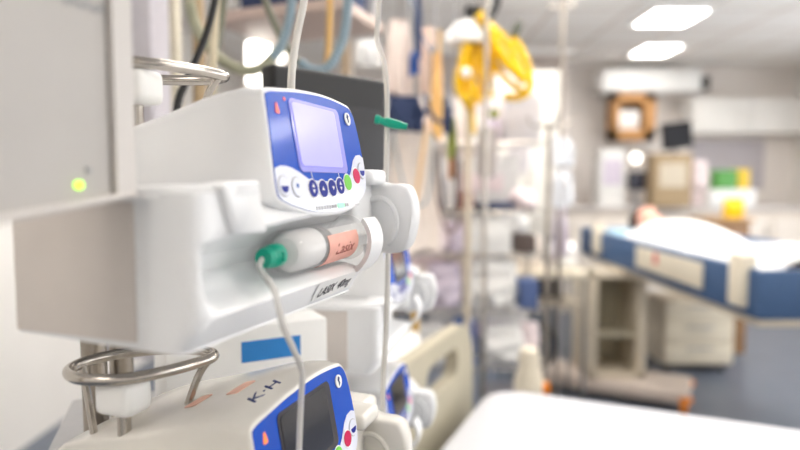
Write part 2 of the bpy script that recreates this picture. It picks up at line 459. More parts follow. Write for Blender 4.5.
b = MB(); b.lathe([(.004, -.028), (.0075, -.026), (.0088, -.020), (.0076, -.018), (.0095, -.015), (.0095, -.006), (.0078, -.004), (.0035, -.004)], ax0, AX, 12)
for k in range(2):
    dr = x*math.cos(k*PI) + y*math.sin(k*PI); b.box(ax0 - AX*.012 + dr*.008, (.004, .006, .008), .001)
b.build('luer_tip', TEAL, sy)
tip = loc2w(ax0 - AX*.027)
b = MB(); b.tube([tip, tip + V((.0, -.010, -.006)), at(274, 290, .415), at(283, 325, .418), at(294, 350, .43), at(302, 372, .45), at(301, 400, .46), at(299, 450, .46), at(297, 520, .47)], .0023, 10)
tag(b.build('infusion_line', LINE), 'thin clear line hanging from the green syringe tip past the dark screen', 'tube')

# ------------------------------------------------------------------ pump stand
ps = thing('pump_stand', 'steel double pole carrying the two large syringe pumps', 'stand', (0, 0, 0))
p1 = loc2w((.185, .285, 0)); p2 = loc2w((.222, .285, 0))
for p in (p1, p2):
    b = MB(); b.cyl((p.x, p.y, .06), (p.x, p.y, 1.36 if p is p1 else 1.33), .0125, n=24); b.build('pole', STEELD, ps)
pm = (p1+p2)/2
b = MB()
for k in range(5):
    a = 2*PI*k/5 + .3; e = V((pm.x+.2*math.cos(a), pm.y+.2*math.sin(a), .06))
    b.tube([(pm.x, pm.y, .09), (pm.x+.1*math.cos(a), pm.y+.1*math.sin(a), .085), e], .018, 8)
    b.ball((e.x, e.y, .03), (.03, .03, .03), 12, 8)
b.cyl((pm.x, pm.y, .05), (pm.x, pm.y, .12), .04); b.build('base', DARKG, ps)
SHZ = 1.105
cpos = at(240, 372, .80)
b = MB(); b.box(((pm.x+cpos.x)/2+.03, (pm.y+cpos.y)/2+.03, SHZ-.008), (.36, .26, .016), .006, Matrix.Rotation(.35, 3, 'Z')); b.build('tray', GREY, ps)
cb = thing('carton', 'white carton with bright blue print between the two big pumps', 'box', (cpos.x, cpos.y, SHZ), math.radians(28))
b = MB(); b.box((0, 0, .06), (.20, .13, .12), .005); b.build('body', WHITE, cb)
q = MB(); q.box((.025, -.0652, .088), (.075, .0012, .026)); q.box((.035, -.0652, .056), (.035, .0012, .014)); q.build('blue_print', SKYB, cb)
q = MB(); q.box((0, 0, .1205), (.19, .02, .001)); q.build('lid_flap', LABELW, cb)

# ------------------------------------------------------------------ module at the left edge
A0, A1 = at(20, 221, .305), at(133, 198, .360)
dx = V((A1.x-A0.x, A1.y-A0.y, 0)); Lx = dx.length; ang = math.atan2(dx.y, dx.x)
md = thing('monitor_module', 'pale grey module with glowing yellow-green light at left edge', 'monitor', (A0.x, A0.y, A0.z), ang)
rise = A1.z - A0.z
def slab(x0, x1, y0, y1, h, bev=.004):
    m = MB()
    poly = [(x0, rise*x0/Lx), (x1, rise*x1/Lx), (x1, h), (x0, h)]
    return m.prism(poly, lambda a, c, e: (a, e, c), y0, y1, bev)
slab(-.08, Lx*.80, 0, .03, .26, .003).build('body', mat('module_grey', (192, 188, 183), .45, var=.03), md)
slab(Lx*.805, Lx, -.004, .024, .26, .005).build('end_cap', mat('module_cap', (216, 211, 206), .4, var=.02), md)
q = MB(); q.tube([(-.08, -.003, .0035-rise*.08/Lx), (Lx*.985, -.003, rise+.0025)], .0024, 8, smooth=1); q.build('bottom_bead', MATS['module_cap'], md)  # paler tube gives the bottom edge its highlight
def onface(px, py):
    d = FWD + V((1, 0, 0))*((px-CX)/F) - UPV*((py-CY)/F)
    n = V((math.sin(ang), -math.cos(ang), 0)); k = (V(A0)-CAM).dot(n)/d.dot(n); w = CAM + d*k - V(A0)
    return w.dot(V((math.cos(ang), math.sin(ang), 0))), w.z
a, c = onface(78, 185); q = MB(); q.cyl((a, .001, c), (a, -.002, c), .0021); q.build('status_light', LED_Y, md)
a, c = onface(88, 170); q = MB(); q.cyl((a, .001, c), (a, -.0012, c), .0018); q.build('screw', GREY, md)
a, c = onface(84, 6)
q = MB()
for k in range(6): q.box((a-.010+.004*k, -.0004, c+.0012*(k % 2)), (.0026, .0008, .0032))
q.build('printed_mark', GREY, md)
q = MB(); q.tube([(-.05, .02, .15), (-.05, .14, .15), (-.04, .20, .15)], .012, 10); q.build('bracket', STEELD, md)
q = MB(); q.cyl((-.04, .20, .05-A0.z), (-.04, .20, .22), .014); q.build('mounting_pole', STEELD, md)
q = MB()
for k in range(5):
    a = 2*PI*k/5; q.tube([(-.04, .20, .08-A0.z), (-.04+.22*math.cos(a), .20+.22*math.sin(a), .03-A0.z)], .016, 8, smooth=1)
q.build('stand_base', DARKG, md)

# ------------------------------------------------------------------ second pump column
T2 = math.radians(90-13)
R2 = Matrix.Rotation(T2, 3, 'Z')
c2 = at(405, 270, 1.04)
O2 = c2 - R2 @ V((.178, 0, .13))
make_pump('syringe_pump', 'small looking blurred syringe pump behind drive plate of lit pump', O2, T2, False, SHELL, 'syringe pumps')
make_pump('syringe_pump', 'lowest blurred syringe pump in front of the beige headboard', O2 - V((0, 0, .234)), T2, False, SHELL, 'syringe pumps')
st2 = thing('pump_stand', 'slim steel pole carrying the blurred pumps beside headboard', 'stand')
pp = O2 + R2 @ V((.19, .285, 0))
b = MB(); b.cyl((pp.x, pp.y, .05), (pp.x, pp.y, 1.45), .0125); b.build('pole', STEELD, st2)
b = MB()
for k in range(5):
    a = 2*PI*k/5+.2; b.tube([(pp.x, pp.y, .09), (pp.x+.25*math.cos(a), pp.y+.25*math.sin(a), .04)], .016, 8, smooth=1); b.ball((pp.x+.25*math.cos(a), pp.y+.25*math.sin(a), .03), (.03, .03, .03), 10, 8)
b.build('base', DARKG, st2)

# ------------------------------------------------------------------ IV lines near the pumps
b = MB(); b.tube([at(291, 100, .60), at(292, 70, .60), at(297, 35, .61), at(304, 0, .62), at(312, -60, .63)], .0040, 10)
tag(b.build('infusion_line', LINE), 'thick clear line rising straight up behind the lit pump', 'tube')
lv = thing('infusion_line', 'long clear line with green connector hanging beside the black monitor', 'tube')
b = MB(); b.tube([at(381, -40, .70), at(378, 20, .70), at(377, 40, .70), at(384, 62, .70), at(387, 95, .70), at(387, 130, .70), at(386, 200, .70), at(388, 260, .70), at(386, 330, .70), at(383, 395, .70), at(384, 470, .70)], .0032, 10); b.build('tubing', LINE, lv)
b = MB(); b.tube([at(376, 119, .69), at(386, 122, .69), at(398, 125, .69), at(407, 127, .69)], lambda t: .0030 + .0016*math.sin(PI*min(1, t*1.15))+.001*(t > .3), 12); b.cyl(at(375, 119, .69), at(380, 120, .69), .0052); b.build('connector', TEAL, lv)

# ------------------------------------------------------------------ room
WL = mat('wall_paint', (238, 235, 230), .8, var=.02, scale=3)
WF = mat('wall_far_paint', (238, 232, 227), .8, var=.03, scale=2)
X0, X1, Y0, Y1, ZC = -2.0, 4.8, -2.6, 7.4, 2.8
b = MB(); b.box(((X0+X1)/2, (Y0+Y1)/2, -.05), (X1-X0+.2, Y1-Y0+.2, .1)); struct('floor', b, mat('vinyl_floor', (98, 106, 120), .35, var=.12, scale=5))
def ceil_mat():
    m = mat('ceiling_tile', (232, 226, 220), .8, var=.02, scale=4)
    nt = m.node_tree; bs = nt.nodes['Principled BSDF']; tc = nt.nodes['Texture Coordinate']
    br = nt.nodes.new('ShaderNodeTexBrick'); br.offset = 0; br.inputs['Scale'].default_value = 1
    br.inputs['Color1'].default_value = br.inputs['Color2'].default_value = lin((242, 240, 237)); br.inputs['Mortar'].default_value = lin((205, 190, 178))
    br.inputs['Brick Width'].default_value = .62; br.inputs['Row Height'].default_value = .62; br.inputs['Mortar Size'].default_value = .012
    nt.links.new(tc.outputs['Object'], br.inputs['Vector']); nt.links.new(br.outputs['Color'], bs.inputs['Base Color']); return m
b = MB(); b.box(((X0+X1)/2, (Y0+Y1)/2, ZC+.05), (X1-X0+.2, Y1-Y0+.2, .1)); struct('ceiling', b, ceil_mat())
b = MB(); b.box((X0-.05, (Y0+Y1)/2, ZC/2), (.1, Y1-Y0, ZC)); struct('wall_left', b, WL)
b = MB(); b.box((X1+.05, (Y0+Y1)/2, ZC/2), (.1, Y1-Y0, ZC)); struct('wall_right', b, WL)
b = MB(); b.box(((X0+X1)/2, Y1+.05, ZC/2), (X1-X0+.2, .1, ZC)); struct('wall_far', b, WF)
b = MB(); b.box(((X0+X1)/2, Y0-.05, ZC/2), (X1-X0+.2, .1, ZC)); struct('wall_near', b, WL)
b = MB(); b.box(((X0+X1)/2, Y1-.01, .06), (X1-X0, .02, .12), .004); struct('baseboard_far', b, GREY)
def ceiling_light(x, y, sx, sy, label):
    t = thing('ceiling_light', label, 'lamp', (x, y, ZC), 0, 'ceiling light panels')
    q = MB()
    for a, c, w, h in ((0, sy/2, sx+.06, .03), (0, -sy/2, sx+.06, .03), (sx/2, 0, .03, sy), (-sx/2, 0, .03, sy)): q.box((a, c, -.012), (w, h, .024), .003)
    q.build('frame', WHITE, t)
    q = MB(); q.box((0, 0, -.008), (sx-.03, sy-.03, .012)); q.build('diffuser', CEILFILL if y < 1.8 else CEILLAMP2, t)
ceiling_light(2.27, 5.15, .47, .52, 'larger bright square ceiling light above the blue bed')
ceiling_light(2.68, 6.4, .40, .52, 'smaller bright ceiling light behind the larger one near far wall')
for x, y in ((-1.0, -1.2), (1.6, .2), (3.4, .2), (-.7, 3.3), (.6, 2.1), (.05, 1.5), (.8, 3.7), (2.2, 3.4), (3.6, 3.4)):  # unseen ceiling panels, added to light the ward
    ceiling_light(x, y, .62, .62 if x < .7 and y > 1 and y < 3 else 1.22, 'ceiling light panel over the near part of the ward, outside the picture')

for i, (ya, yb) in enumerate(((-1.6, .6), (1.2, 3.4), (3.7, 5.7))):  # unseen windows with glowing panes, added to light the ward from the right
    q = MB()
    for y_, z_, a, c in ((ya, 1.6, .08, 1.7), (yb, 1.6, .08, 1.7), ((ya+yb)/2, .78, yb-ya, .08), ((ya+yb)/2, 2.42, yb-ya, .08), ((ya+yb)/2, 1.6, .05, 1.6)): q.box((X1-.02, y_, z_), (.06, a, c), .006)
    wn = struct('window_%d' % (i+1), q, WHITE)
    q = MB(); q.box((X1-.008, (ya+yb)/2, 1.6), (.008, yb-ya-.06, 1.6)); q.build('pane', mat('window_daylight', (250, 252, 255), .3, emit=3.2, var=0), wn)

# ------------------------------------------------------------------ near bed with headboard
HB = Matrix.Rotation(math.atan2(-.4, .92), 3, 'Z')
bc = V((.28, 1.88, 0)); bx = HB @ V((1, 0, 0)); by = HB @ V((0, 1, 0))
BW = .70; BL = 1.95
bed = thing('hospital_bed', 'empty white-sheeted hospital bed at the bottom of the view', 'bed', bc, math.atan2(-.4, .92))
b = MB(); n = 14
outl = [(BL/2+a, -BW/2+c) for a, c in rrect(BL, BW, .09, 6)]
b.rings([[V((BL/2+(a-BL/2)*k, -BW/2+(c+BW/2)*k, z)) for a, c in outl] for k, z in ((.97, .60), (1, .62), (1, .725), (.985, .745), (.95, .754), (.6, .757), (.05, .757))]); b.build('mattress', SHEET, bed, 60)
b = MB(); b.box((BL/2, -BW/2, .55), (BL-.05, BW-.04, .08), .01); b.box((BL/2, -BW/2, .35), (BL*.7, .3, .3), .02)
for a in (.2, BL-.2):
    for c in (-.08, -BW+.08): b.cyl((a, c, .04), (a, c, .53), .025); b.ball((a, c, .045), (.05, .03, .045), 12, 8)
b.build('frame', BEIGE, bed)
# headboard with a grip hole
b = MB(); hw, z0, z1 = BW+.04, .52, .965
def hbf(a, c, e): return V((-.075+e, -BW/2+a, c))
oo = []
for a, c in rrect(hw, z1-z0, .13, 6): oo.append((a, (z0+z1)/2 + c))
ii = [(.08+a, .868+c) for a, c in rrect(.26, .09, .04, 6)]
rows = []
for k in range(4):
    src = oo if k in (0, 1) else ii; h = (-.02, .02, .02, -.02)[k]
    rows.append([hbf(a, c, h) for a, c in src])
b.rings(rows, closed=True); b.build('headboard', TAUPE, bed)

# ------------------------------------------------------------------ far bed with a person
fb = thing('treatment_bed', 'raised bed with blue side panels and a white placard', 'bed', (1.42, 2.35, 0))
FW, FL = .85, 2.35
b = MB(); b.box((.02, FL/2, .955), (.045, FL, .20), .015); b.box((FW-.02, FL/2, .955), (.045, FL, .20), .015); b.box((FW/2, FL-.02, .955), (FW, .045, .20), .015); b.box((FW/2, .02, .955), (FW, .045, .20), .015); b.build('side_panel', BEDBLUE, fb)
b = MB(); b.box((FW/2, FL/2, .845), (FW-.02, FL-.02, .04), .01); b.build('deck', BEIGE, fb)
b = MB(); b.box((FW/2, FL/2, .898), (FW-.10, FL-.10, .075), .03, seg=3); b.build('mattress', PALEB, fb)
b = MB(); b.box((-.008, .82, .965), (.012, .78, .125), .004); pl = b.build('placard', CREAM, fb)
b = MB(); b.box((-.0155, .93, .985), (.002, .05, .06)); b.build('red_sticker', mat('sticker_red', (214, 90, 84), .5), pl)
for y in (1.92, .12): b = MB(); b.box((.0, y, 1.0), (.07, .10, .22), .015); b.build('corner_grip', CREAM, fb)
# pedestal: open cabinet on a wheeled base
pd0 = at(585, 395, 3.95); pd1 = at(642, 395, 3.95)
pw = pd1.x - pd0.x
cab = thing('cabinet', 'narrow beige open cabinet standing under the blue bed', 'cabinet', ((pd0.x+pd1.x)/2, 4.0, 0.13))
b = MB(); H = .694
b.box((-pw/2+.03, 0, H/2), (.06, .36, H), .008); b.box((pw/2-.03, 0, H/2), (.06, .36, H), .008); b.box((0, 0, H-.02), (pw, .36, .04), .006); b.box((0, 0, .02), (pw, .36, .04), .006); b.box((0, .17, H/2), (pw, .02, H)); b.build('body', BEIGE, cab)
b = MB(); b.box((0, .0, .28), (pw-.12, .32, .02)); b.build('shelf', TAUPE, cab)
b = MB(); b.box((0, .14, H/2), (pw-.12, .012, H-.08)); b.build('back_panel', TAUPE, cab)
wb = thing('wheeled_base', 'long beige floor base with orange castors beyond near bed', 'trolley', (1.40, 3.93, 0), math.radians(-28))
b = MB(); b.box((0, 0, .095), (.98, .40, .07), .015); b.build('frame', mat('base_beige', (206, 192, 180), .5), wb)
for x_, y_ in ((.46, -.17), (.46, .17), (-.46, .17), (-.46, -.17)):
    q = MB(); q.cyl((x_-.02, y_, .045), (x_+.02, y_, .045), .045, n=20); q.ball((x_, y_, .09), (.05, .04, .03), 12, 8); q.build('castor', ORANGE, wb)
dr = thing('drawer_unit', 'low beige drawer cabinet with three drawers under the bed end', 'cabinet', (2.2, 4.55, 0))
b = MB(); b.box((0, 0, .30), (.52, .4, .48), .008); b.build('body', BEIGE, dr)
for k in range(3):
    q = MB(); q.box((0, -.207, .145+.155*k), (.50, .016, .145), .005); d_ = q.build('drawer', CREAM, dr)
    q = MB(); q.box((0, -.222, .19+.155*k), (.2, .012, .012), .004); q.build('handle', GREY, d_)
q = MB()
for x_ in (-.2, .2):
    for y_ in (-.14, .14): q = MB(); q.cyl((x_, y_, 0), (x_, y_, .065), .025); q.build('foot', DARKG, dr)
# person, lying on the back with the head at the far end
def skinned(name, verts, edges, m, parent=None):
    me = bpy.data.meshes.new(name); me.from_pydata([v[:3] for v in verts], edges, [])
    o = bpy.data.objects.new(name, me); COL.objects.link(o)
    md_ = o.modifiers.new('s', 'SKIN'); o.modifiers.new('d', 'SUBSURF').levels = 2
    for i, v in enumerate(verts): me.skin_vertices[0].data[i].radius = (v[3], v[4] if len(v) > 4 else v[3])
    me.skin_vertices[0].data[0].use_root = True
    m2 = bpy.data.meshes.new_from_object(o.evaluated_get(bpy.context.evaluated_depsgraph_get()))
    bpy.data.objects.remove(o)
    for p in m2.polygons: p.use_smooth = True
    m2.materials.clear(); m2.materials.append(m)
    o = bpy.data.objects.new(name, m2); COL.objects.link(o)
    if parent: o.parent = parent
    return o
bz = .932
pv = [(0, 0, .10, .13, .10), (0, .25, .11, .13, .10), (0, .46, .12, .15, .10), (0, .58, .13, .06, .06), (-.02, .66, .20, .075, .085), (-.03, .75, .235, .085, .10), (-.03, .82, .245, .06, .07),
      (.10, -.08, .09, .08), (.11, -.45, .10, .06), (.11, -.82, .07, .04), (.15, -.86, .11, .03), (-.10, -.08, .09, .08), (-.11, -.45, .10, .06), (-.11, -.82, .07, .04), (-.15, -.86, .11, .03),
      (.19, .46, .11, .06), (.25, .20, .08, .045), (.24, -.05, .08, .035), (.23, -.13, .08, .03), (-.19, .46, .11, .06), (-.25, .20, .08, .045), (-.24, -.05, .08, .035), (-.23, -.13, .08, .03)]
pe = [(0, 1), (1, 2), (2, 3), (3, 4), (4, 5), (5, 6), (0, 7), (7, 8), (8, 9), (9, 10), (0, 11), (11, 12), (12, 13), (13, 14), (2, 15), (15, 16), (16, 17), (17, 18), (2, 19), (19, 20), (20, 21), (21, 22)]
per = thing('person', 'person lying on the blue bed under a white blanket, dark hair', 'person', (1.78, 3.52, bz-.02)); bpy_head = .10
body = skinned('body', pv, pe, SKIN, per)
# nose, ears as part of the one mesh
bmx = bmesh.new(); bmx.from_mesh(body.data)
for v in bmx.verts:
    p = v.co
    if p.y > .6 and p.z > .28:
        dn = (V((0, .725, p.z)) - p).length
        v.co.z += .022*max(0, 1-dn/.03)
bmx.to_mesh(body.data); bmx.free()
q = MB(); q.ball((-.03, .795, .225), (.100, .085, .098), 18, 12, .12); q.build('hair', HAIR, per)
b = MB(); nx, ny = 18, 40; grid = []
for j in range(ny+1):
    row = []
    for i in range(nx+1):
        u_, v_ = i/nx*2-1, j/ny
        y_ = -1.08 + v_*1.60
        prof = .078 + .04*sm((v_-.45)*2.5) + .02*math.sin(v_*9+.6) + .02*noise.noise(V((u_*2, y_*3, 0)))
        if v_ < .16: prof += .01*sm(v_/.05)
        z_ = .012 + max(0, (1-abs(u_)**2.6))*(prof+.07)
        row.append(b.bm.verts.new((u_*.335, y_, z_)))
    grid.append(row)
for j in range(ny):
    for i in range(nx): b.bm.faces.new((grid[j][i], grid[j][i+1], grid[j+1][i+1], grid[j+1][i]))
bl = b.build('blanket', BLANKET); bl.location = (1.78, 3.52, bz-.005); sd = bl.modifiers.new('t', 'SOLIDIFY'); sd.thickness = .012; sd.offset = 1
tag(bl, 'white blanket draped over the person on the blue bed', 'blanket')
b = MB(); b.box((1.78, 4.37, .995), (.52, .32, .13), .05, seg=3); tag(b.build('pillow', PALEB), 'pale blue pillow under the head of the lying person', 'pillow')

# ------------------------------------------------------------------ monitor behind the lit pump
mt = at(328, 124, .97)
mo = thing('monitor', 'black flat monitor standing behind the lit syringe pump', 'monitor', (mt.x, mt.y, 0), math.radians(90-47))
mz = mt.z
b = MB(); b.box((0, 0, mz-.045), (.225, .035, .25), .008, seg=3); b.build('casing', BLACK, mo)
b = MB(); b.box((0, -.0185, mz-.062), (.195, .003, .180), .001); b.build('screen', DARKS, mo)
mi = Matrix.Rotation(-math.radians(90-47), 3, 'Z') @ (V((-.27, 1.36, 0)) - V((mt.x, mt.y, 0)))
b = MB(); b.box((0, .03, mz-.06), (.08, .035, .08), .008); b.tube([(0, .045, mz-.06), (mi.x*.5, mi.y*.6, mz-.06), (mi.x, mi.y, mz-.06)], .014, 10); b.build('arm', GREY, mo)
b = MB(); b.cyl((mi.x, mi.y, .08), (mi.x, mi.y, mz), .016); b.build('column', GREY, mo)
b = MB()
for k in range(5):
    a = 2*PI*k/5; b.tube([(mi.x, mi.y, .09), (mi.x+.14*math.cos(a), mi.y+.14*math.sin(a), .03)], .016, 8, smooth=1)
b.build('base', DARKG, mo)

# ------------------------------------------------------------------ supply column, pole, hoses at the upper left
sc = at(140, 60, 1.75)
col = thing('supply_column', 'tall lavender grey supply column hanging behind the pumps at left', 'column', (sc.x-.03, sc.y, 0))
b = MB(); b.box((0, 0, 1.85), (.22, .22, 1.9), .015); b.build('body', LAV, col)
for z in (1.2, 1.45, 2.0):
    q = MB(); q.box((.02, -.113, z), (.08, .01, .08), .004); q.build('socket_plate', WHITE, col)
def stand(label, px, d, ztop, m=BEIGE, r=.012, hooks=True, group='infusion stands', br=.16):
    p = at(px, 183, d); t = thing('infusion_stand', label, 'stand', (p.x, p.y, 0), random.random(), group)
    q = MB(); q.cyl((0, 0, .05), (0, 0, ztop), r); q.build('pole', m, t)
    q = MB()
    for k in range(5):
        a = 2*PI*k/5; q.tube([(0, 0, .09), (br*math.cos(a), br*math.sin(a), .04)], .014, 8, smooth=1); q.ball((br*math.cos(a), br*math.sin(a), .025), (.025, .025, .025), 8, 6)
    q.build('base', DARKG, t)
    if hooks:
        for a in (0, PI/2, PI, 1.5*PI):
            q = MB(); q.tube([(0, 0, ztop-.02), (.08*math.cos(a), .08*math.sin(a), ztop-.01), (.10*math.cos(a), .10*math.sin(a), ztop+.03)], .005, 8); q.build('hook', STEEL, t)
    return t
stand('cream pole standing just right of the lavender supply column', 179, 1.45, 2.35, CREAM, .013)
stand('yellowish beige pole under the hanging yellow hoses', 468, 2.55, 1.98, BEIGE, .014)
stand('grey pole between the yellow hoses and the far cabinets', 560, 3.22, 2.35, STEELD, .012)
stand('dark pole carrying a clear bag left of the blue bed', 549, 2.62, 1.66, STEELD, .012)
stand('tan pole standing behind the upright black monitor', 346, 2.45, 2.35, TAN, .013)
# overhead rail that the hoses hang from
ra, rb = at(170, -45, 1.2), at(362, -45, 1.2)
rl = thing('equipment_rail', 'overhead steel rail above the picture with breathing hoses hung on it', 'rail')
b = MB(); b.cyl((ra.x-.05, ra.y, ra.z), (rb.x+.05, rb.y, ra.z), .012); b.build('bar', STEEL, rl)
for x_ in (ra.x, rb.x):
    q = MB(); q.cyl((x_, ra.y, ra.z), (x_, ra.y, ZC), .008); q.build('hanger', STEEL, rl)
def hose(label, pts, d, r, m, ribs=.008, group='hanging breathing hoses', d2=None, name='breathing_hose'):
    q = MB(); n_ = len(pts)
    P = [at(x_, y_, d + ((d2-d)*i/(n_-1) if d2 else 0)) for i, (x_, y_) in enumerate(pts)]
    q.tube(P, r, 10, ribs=ribs, smooth=6)
    return tag(q.build(name, m, None, 30), label, 'hose', group)
hose('grey-green corrugated hose looping low in front of the bright lamp', [(186, -42), (188, -10), (193, 18), (204, 40), (222, 60), (242, 70), (258, 69), (270, 60), (283, 44)], 1.2, .0105, HOSEG)
hose('blue-grey corrugated hose rising steeply right of the bright lamp', [(272, 58), (281, 46), (288, 25), (292, 0), (294, -42)], 1.16, .0085, HOSEB)
hose('dark olive hose sloping down behind the thick clear line', [(258, -42), (264, -5), (273, 20), (284, 42), (296, 60), (308, 70)], 1.24, .0075, HOSED)
hose('blue-grey hose curving up in a deep U left of tan pole', [(300, 62), (312, 70), (325, 69), (336, 56), (344, 35), (348, 0), (350, -42)], 1.18, .009, HOSEB)
hose('slim cream hose hanging straight beside the black cable', [(219, -42), (216, 0), (214, 40), (212, 95)], 1.15, .0075, HOSEC, 0)
hose('brownish grey hose behind the slim cream hose', [(226, -42), (224, 0), (220, 30), (215, 60)], 1.28, .008, HOSED, 0)
hose('ochre flat hose hanging above the black monitor', [(331, -42), (330, 0), (329, 40), (326, 78)], 1.26, .007, OSTRAP, 0)
b = MB(); b.tube([at(222, -42, .95), at(215, 0, .95), at(207, 32, .94), at(195, 62, .92), at(184, 86, .90), at(177, 110, .88), at(173, 180, .86)], .0058, 10)
tag(b.build('power_cable', BLACK), 'black cable slanting down behind the steel handle loop', 'cable')
hose('dark vertical tube in front of the cream pole', [(197, -42), (197, 0), (199, 40), (200, 110)], 1.5, .016, TAN, 0)
lh = at(258, 64, 2.3)
el = thing('examination_lamp', 'brightly lit lamp head glowing behind the hanging hoses', 'lamp', (lh.x, lh.y, 0), 0)
b = MB(); b.box((0, 0, lh.z), (.085, .05, .17), .02, seg=3); b.build('lamp_head', LAMPW, el)
b = MB(); b.box((0, .045, lh.z), (.10, .035, .19), .015); b.build('housing', WHITE, el)
b = MB(); b.cyl((0, .07, .05), (0, .07, lh.z-.05), .014); b.cyl((0, .07, 0), (0, .07, .05), .045, .035); b.build('stand', GREY, el)
lh = at(280, 57, 2.2)
el = thing('examination_lamp', 'small round lit lamp right of the larger glowing lamp', 'lamp', (lh.x, lh.y, 0), 0)
b = MB(); b.lathe([(.001, -.02), (.018, -.018), (.022, -.005), (.022, .01), (.012, .022)], (0, 0, lh.z), (0, 1, 0)); b.build('lamp_head', LAMPS, el)
b = MB(); b.cyl((0, .022, .04), (0, .022, lh.z-.012), .008); b.cyl((0, .022, 0), (0, .022, .04), .04); b.build('stand', GREY, el)
# pendant shelf with navy unit
sh = at(300, 14, 1.95)
pe_ = thing('pendant_shelf', 'beige shelf hanging from the ceiling above the black monitor', 'shelf', (sh.x, sh.y, 0), math.radians(-20))
b = MB(); b.box((0, 0, sh.z-.03), (.46, .32, .035), .006); b.build('tray', mat('shelf_beige', (196, 176, 164), .5), pe_)
for x_ in (-.2, .2):
    q = MB(); q.box((x_, .12, (sh.z+ZC)/2), (.025, .025, ZC-sh.z), .003); q.build('hanger', GREY, pe_)
u_ = thing('device_box', 'dark navy device box standing on the hanging beige shelf', 'device', (sh.x+.03, sh.y, sh.z-.012), math.radians(-20))
b = MB(); b.box((0, -.03, .11), (.34, .22, .22), .012); b.build('body', NAVY, u_)
q = MB(); q.box((0, -.142, .12), (.26, .006, .15), .002); q.build('front_plate', mat('plate_slate', (70, 82, 104), .4), u_)
# pale boxes fixed to the column / wall behind
def carton(name, label, cat, px0, px1, py0, py1, d, depth, m, deco=None, rz=0, group=None, bev=.006, ztop=None):
    p = at((px0+px1)/2, py1, d); w_ = (px1-px0)/F*d; h_ = (py1-py0)/F*d
    t = thing(name, label, cat, p, rz, group)
    q = MB(); q.box((0, depth/2, h_/2), (w_, depth, h_), bev); q.build('body', m, t)
    if deco:
        q = MB(); q.box((0, -.001, h_*.55), (w_*.7, .004, h_*.35), .001); q.build('label', deco, t)
    return t

# ------------------------------------------------------------------ wire rack with supplies in the middle
D = 2.95
rk = thing('wire_rack', 'tall steel wire rack crowded with medical supplies', 'rack', (.34, 3.1, 0))
zs = [.15, .50, .785, 1.06, 1.27, 1.60]
for z in zs:
    q = MB()
    for k in range(9): q.cyl((-.36+.09*k, -.22, z-.006), (-.36+.09*k, .22, z-.006), .0035, n=6)
    for y_ in (-.22, 0, .22): q.cyl((-.37, y_, z-.008), (.37, y_, z-.008), .005, n=6)
    q.build('shelf', STEEL, rk)
for x_ in (-.37, .37):
    for y_ in (-.22, .22):
        q = MB(); q.cyl((x_, y_, 0), (x_, y_, 1.62), .010, n=12); q.build('post', STEEL, rk)
def on_rack(kind, name, label, cat, x_, shelf, w_, h_, m, y_=-.13, dep=.16, deco=None, rz=0, group=None):
    t = thing(name, label, cat, (.34+x_, 3.1+y_, zs[shelf]), rz, group)
    q = MB()
    if kind == 'box': q.box((0, 0, h_/2), (w_, dep, h_), .006)
    elif kind == 'bag': q.pillow((0, 0, 0), (w_, dep, h_))
    elif kind == 'bottle': q.lathe([(w_*.45, 0), (w_*.5, .006), (w_*.5, h_*.62), (w_*.42, h_*.72), (w_*.18, h_*.8), (w_*.18, h_*.85)])
    q.build('body', m, t)
    if kind == 'bottle':
        q = MB(); q.cyl((0, 0, h_*.85), (0, 0, h_), w_*.23); q.build('cap', deco or MIDB, t)
    elif deco:
        q = MB(); q.box((0, -dep/2-.001, h_*.5), (w_*.6, .004, h_*.35), .001); q.build('label', deco, t)
    return t
G = 'supplies on the wire rack'
on_rack('box', 'storage_box', 'white box under the dark tray on the rack', 'box', .09, 3, .22, .165, WHITE, group=G, deco=LABELW)
on_rack('box', 'tray', 'slate blue flat tray on the white box shelf above', 'tray', .12, 4, .18, .035, NAVY, group=G)
on_rack('bag', 'supply_bag', 'pinkish bag beside the slate tray', 'bag', .265, 4, .13, .10, PALEP, group=G)
on_rack('bag', 'supply_bag', 'small brownish red pouch on the slate tray shelf', 'bag', -.02, 4, .09, .09, mat('pouch_brown', (150, 100, 92), .6), group=G)
on_rack('bag', 'supply_bag', 'grey crumpled pouch at left end of the tray shelf', 'bag', -.20, 4, .16, .17, mat('pouch_grey', (166, 160, 166), .6, var=.2), group=G)
on_rack('bag', 'supply_bag', 'pale pink bag at left of the white box', 'bag', -.2, 3, .20, .17, PALEP, group=G)
on_rack('box', 'storage_box', 'dark small box right of the white box', 'box', .27, 3, .10, .09, mat('box_brown', (92, 80, 76), .6), group=G)
on_rack('bag', 'supply_bag', 'big white bulging bag in the middle of the rack', 'bag', .12, 2, .24, .24, WHITE, group=G, dep=.18)
on_rack('bag', 'supply_bag', 'lavender bag left of the big white bag', 'bag', -.12, 2, .17, .22, PALELAV, group=G)
on_rack('box', 'storage_box', 'blue box right of the big white bag', 'box', .29, 2, .09, .14, mat('box_slate_blue', (84, 104, 150), .5), group=G)
on_rack('bag', 'supply_bag', 'off-white bag at left end of the big bag shelf', 'bag', -.28, 2, .14, .20, mat('bag_ivory', (240, 230, 222), .6), group=G)
on_rack('bag', 'supply_bag', 'white bag on the shelf below the lavender bag', 'bag', -.22, 1, .22, .20, WHITE, group=G)
on_rack('box', 'storage_box', 'upright blue box between two white bags', 'box', -.02, 1, .09, .22, MIDB, group=G)
on_rack('bag', 'supply_bag', 'white bag right of the upright blue box', 'bag', .17, 1, .22, .19, WHITE, group=G)
on_rack('box', 'storage_box', 'teal blue long box on the lowest visible shelf', 'box', -.13, 0, .30, .20, mat('teal_blue', (84, 118, 158), .5), group=G)
on_rack('box', 'storage_box', 'grey box at right on the lowest visible shelf', 'box', .17, 0, .20, .22, mat('box_grey', (150, 148, 154), .5), group=G)
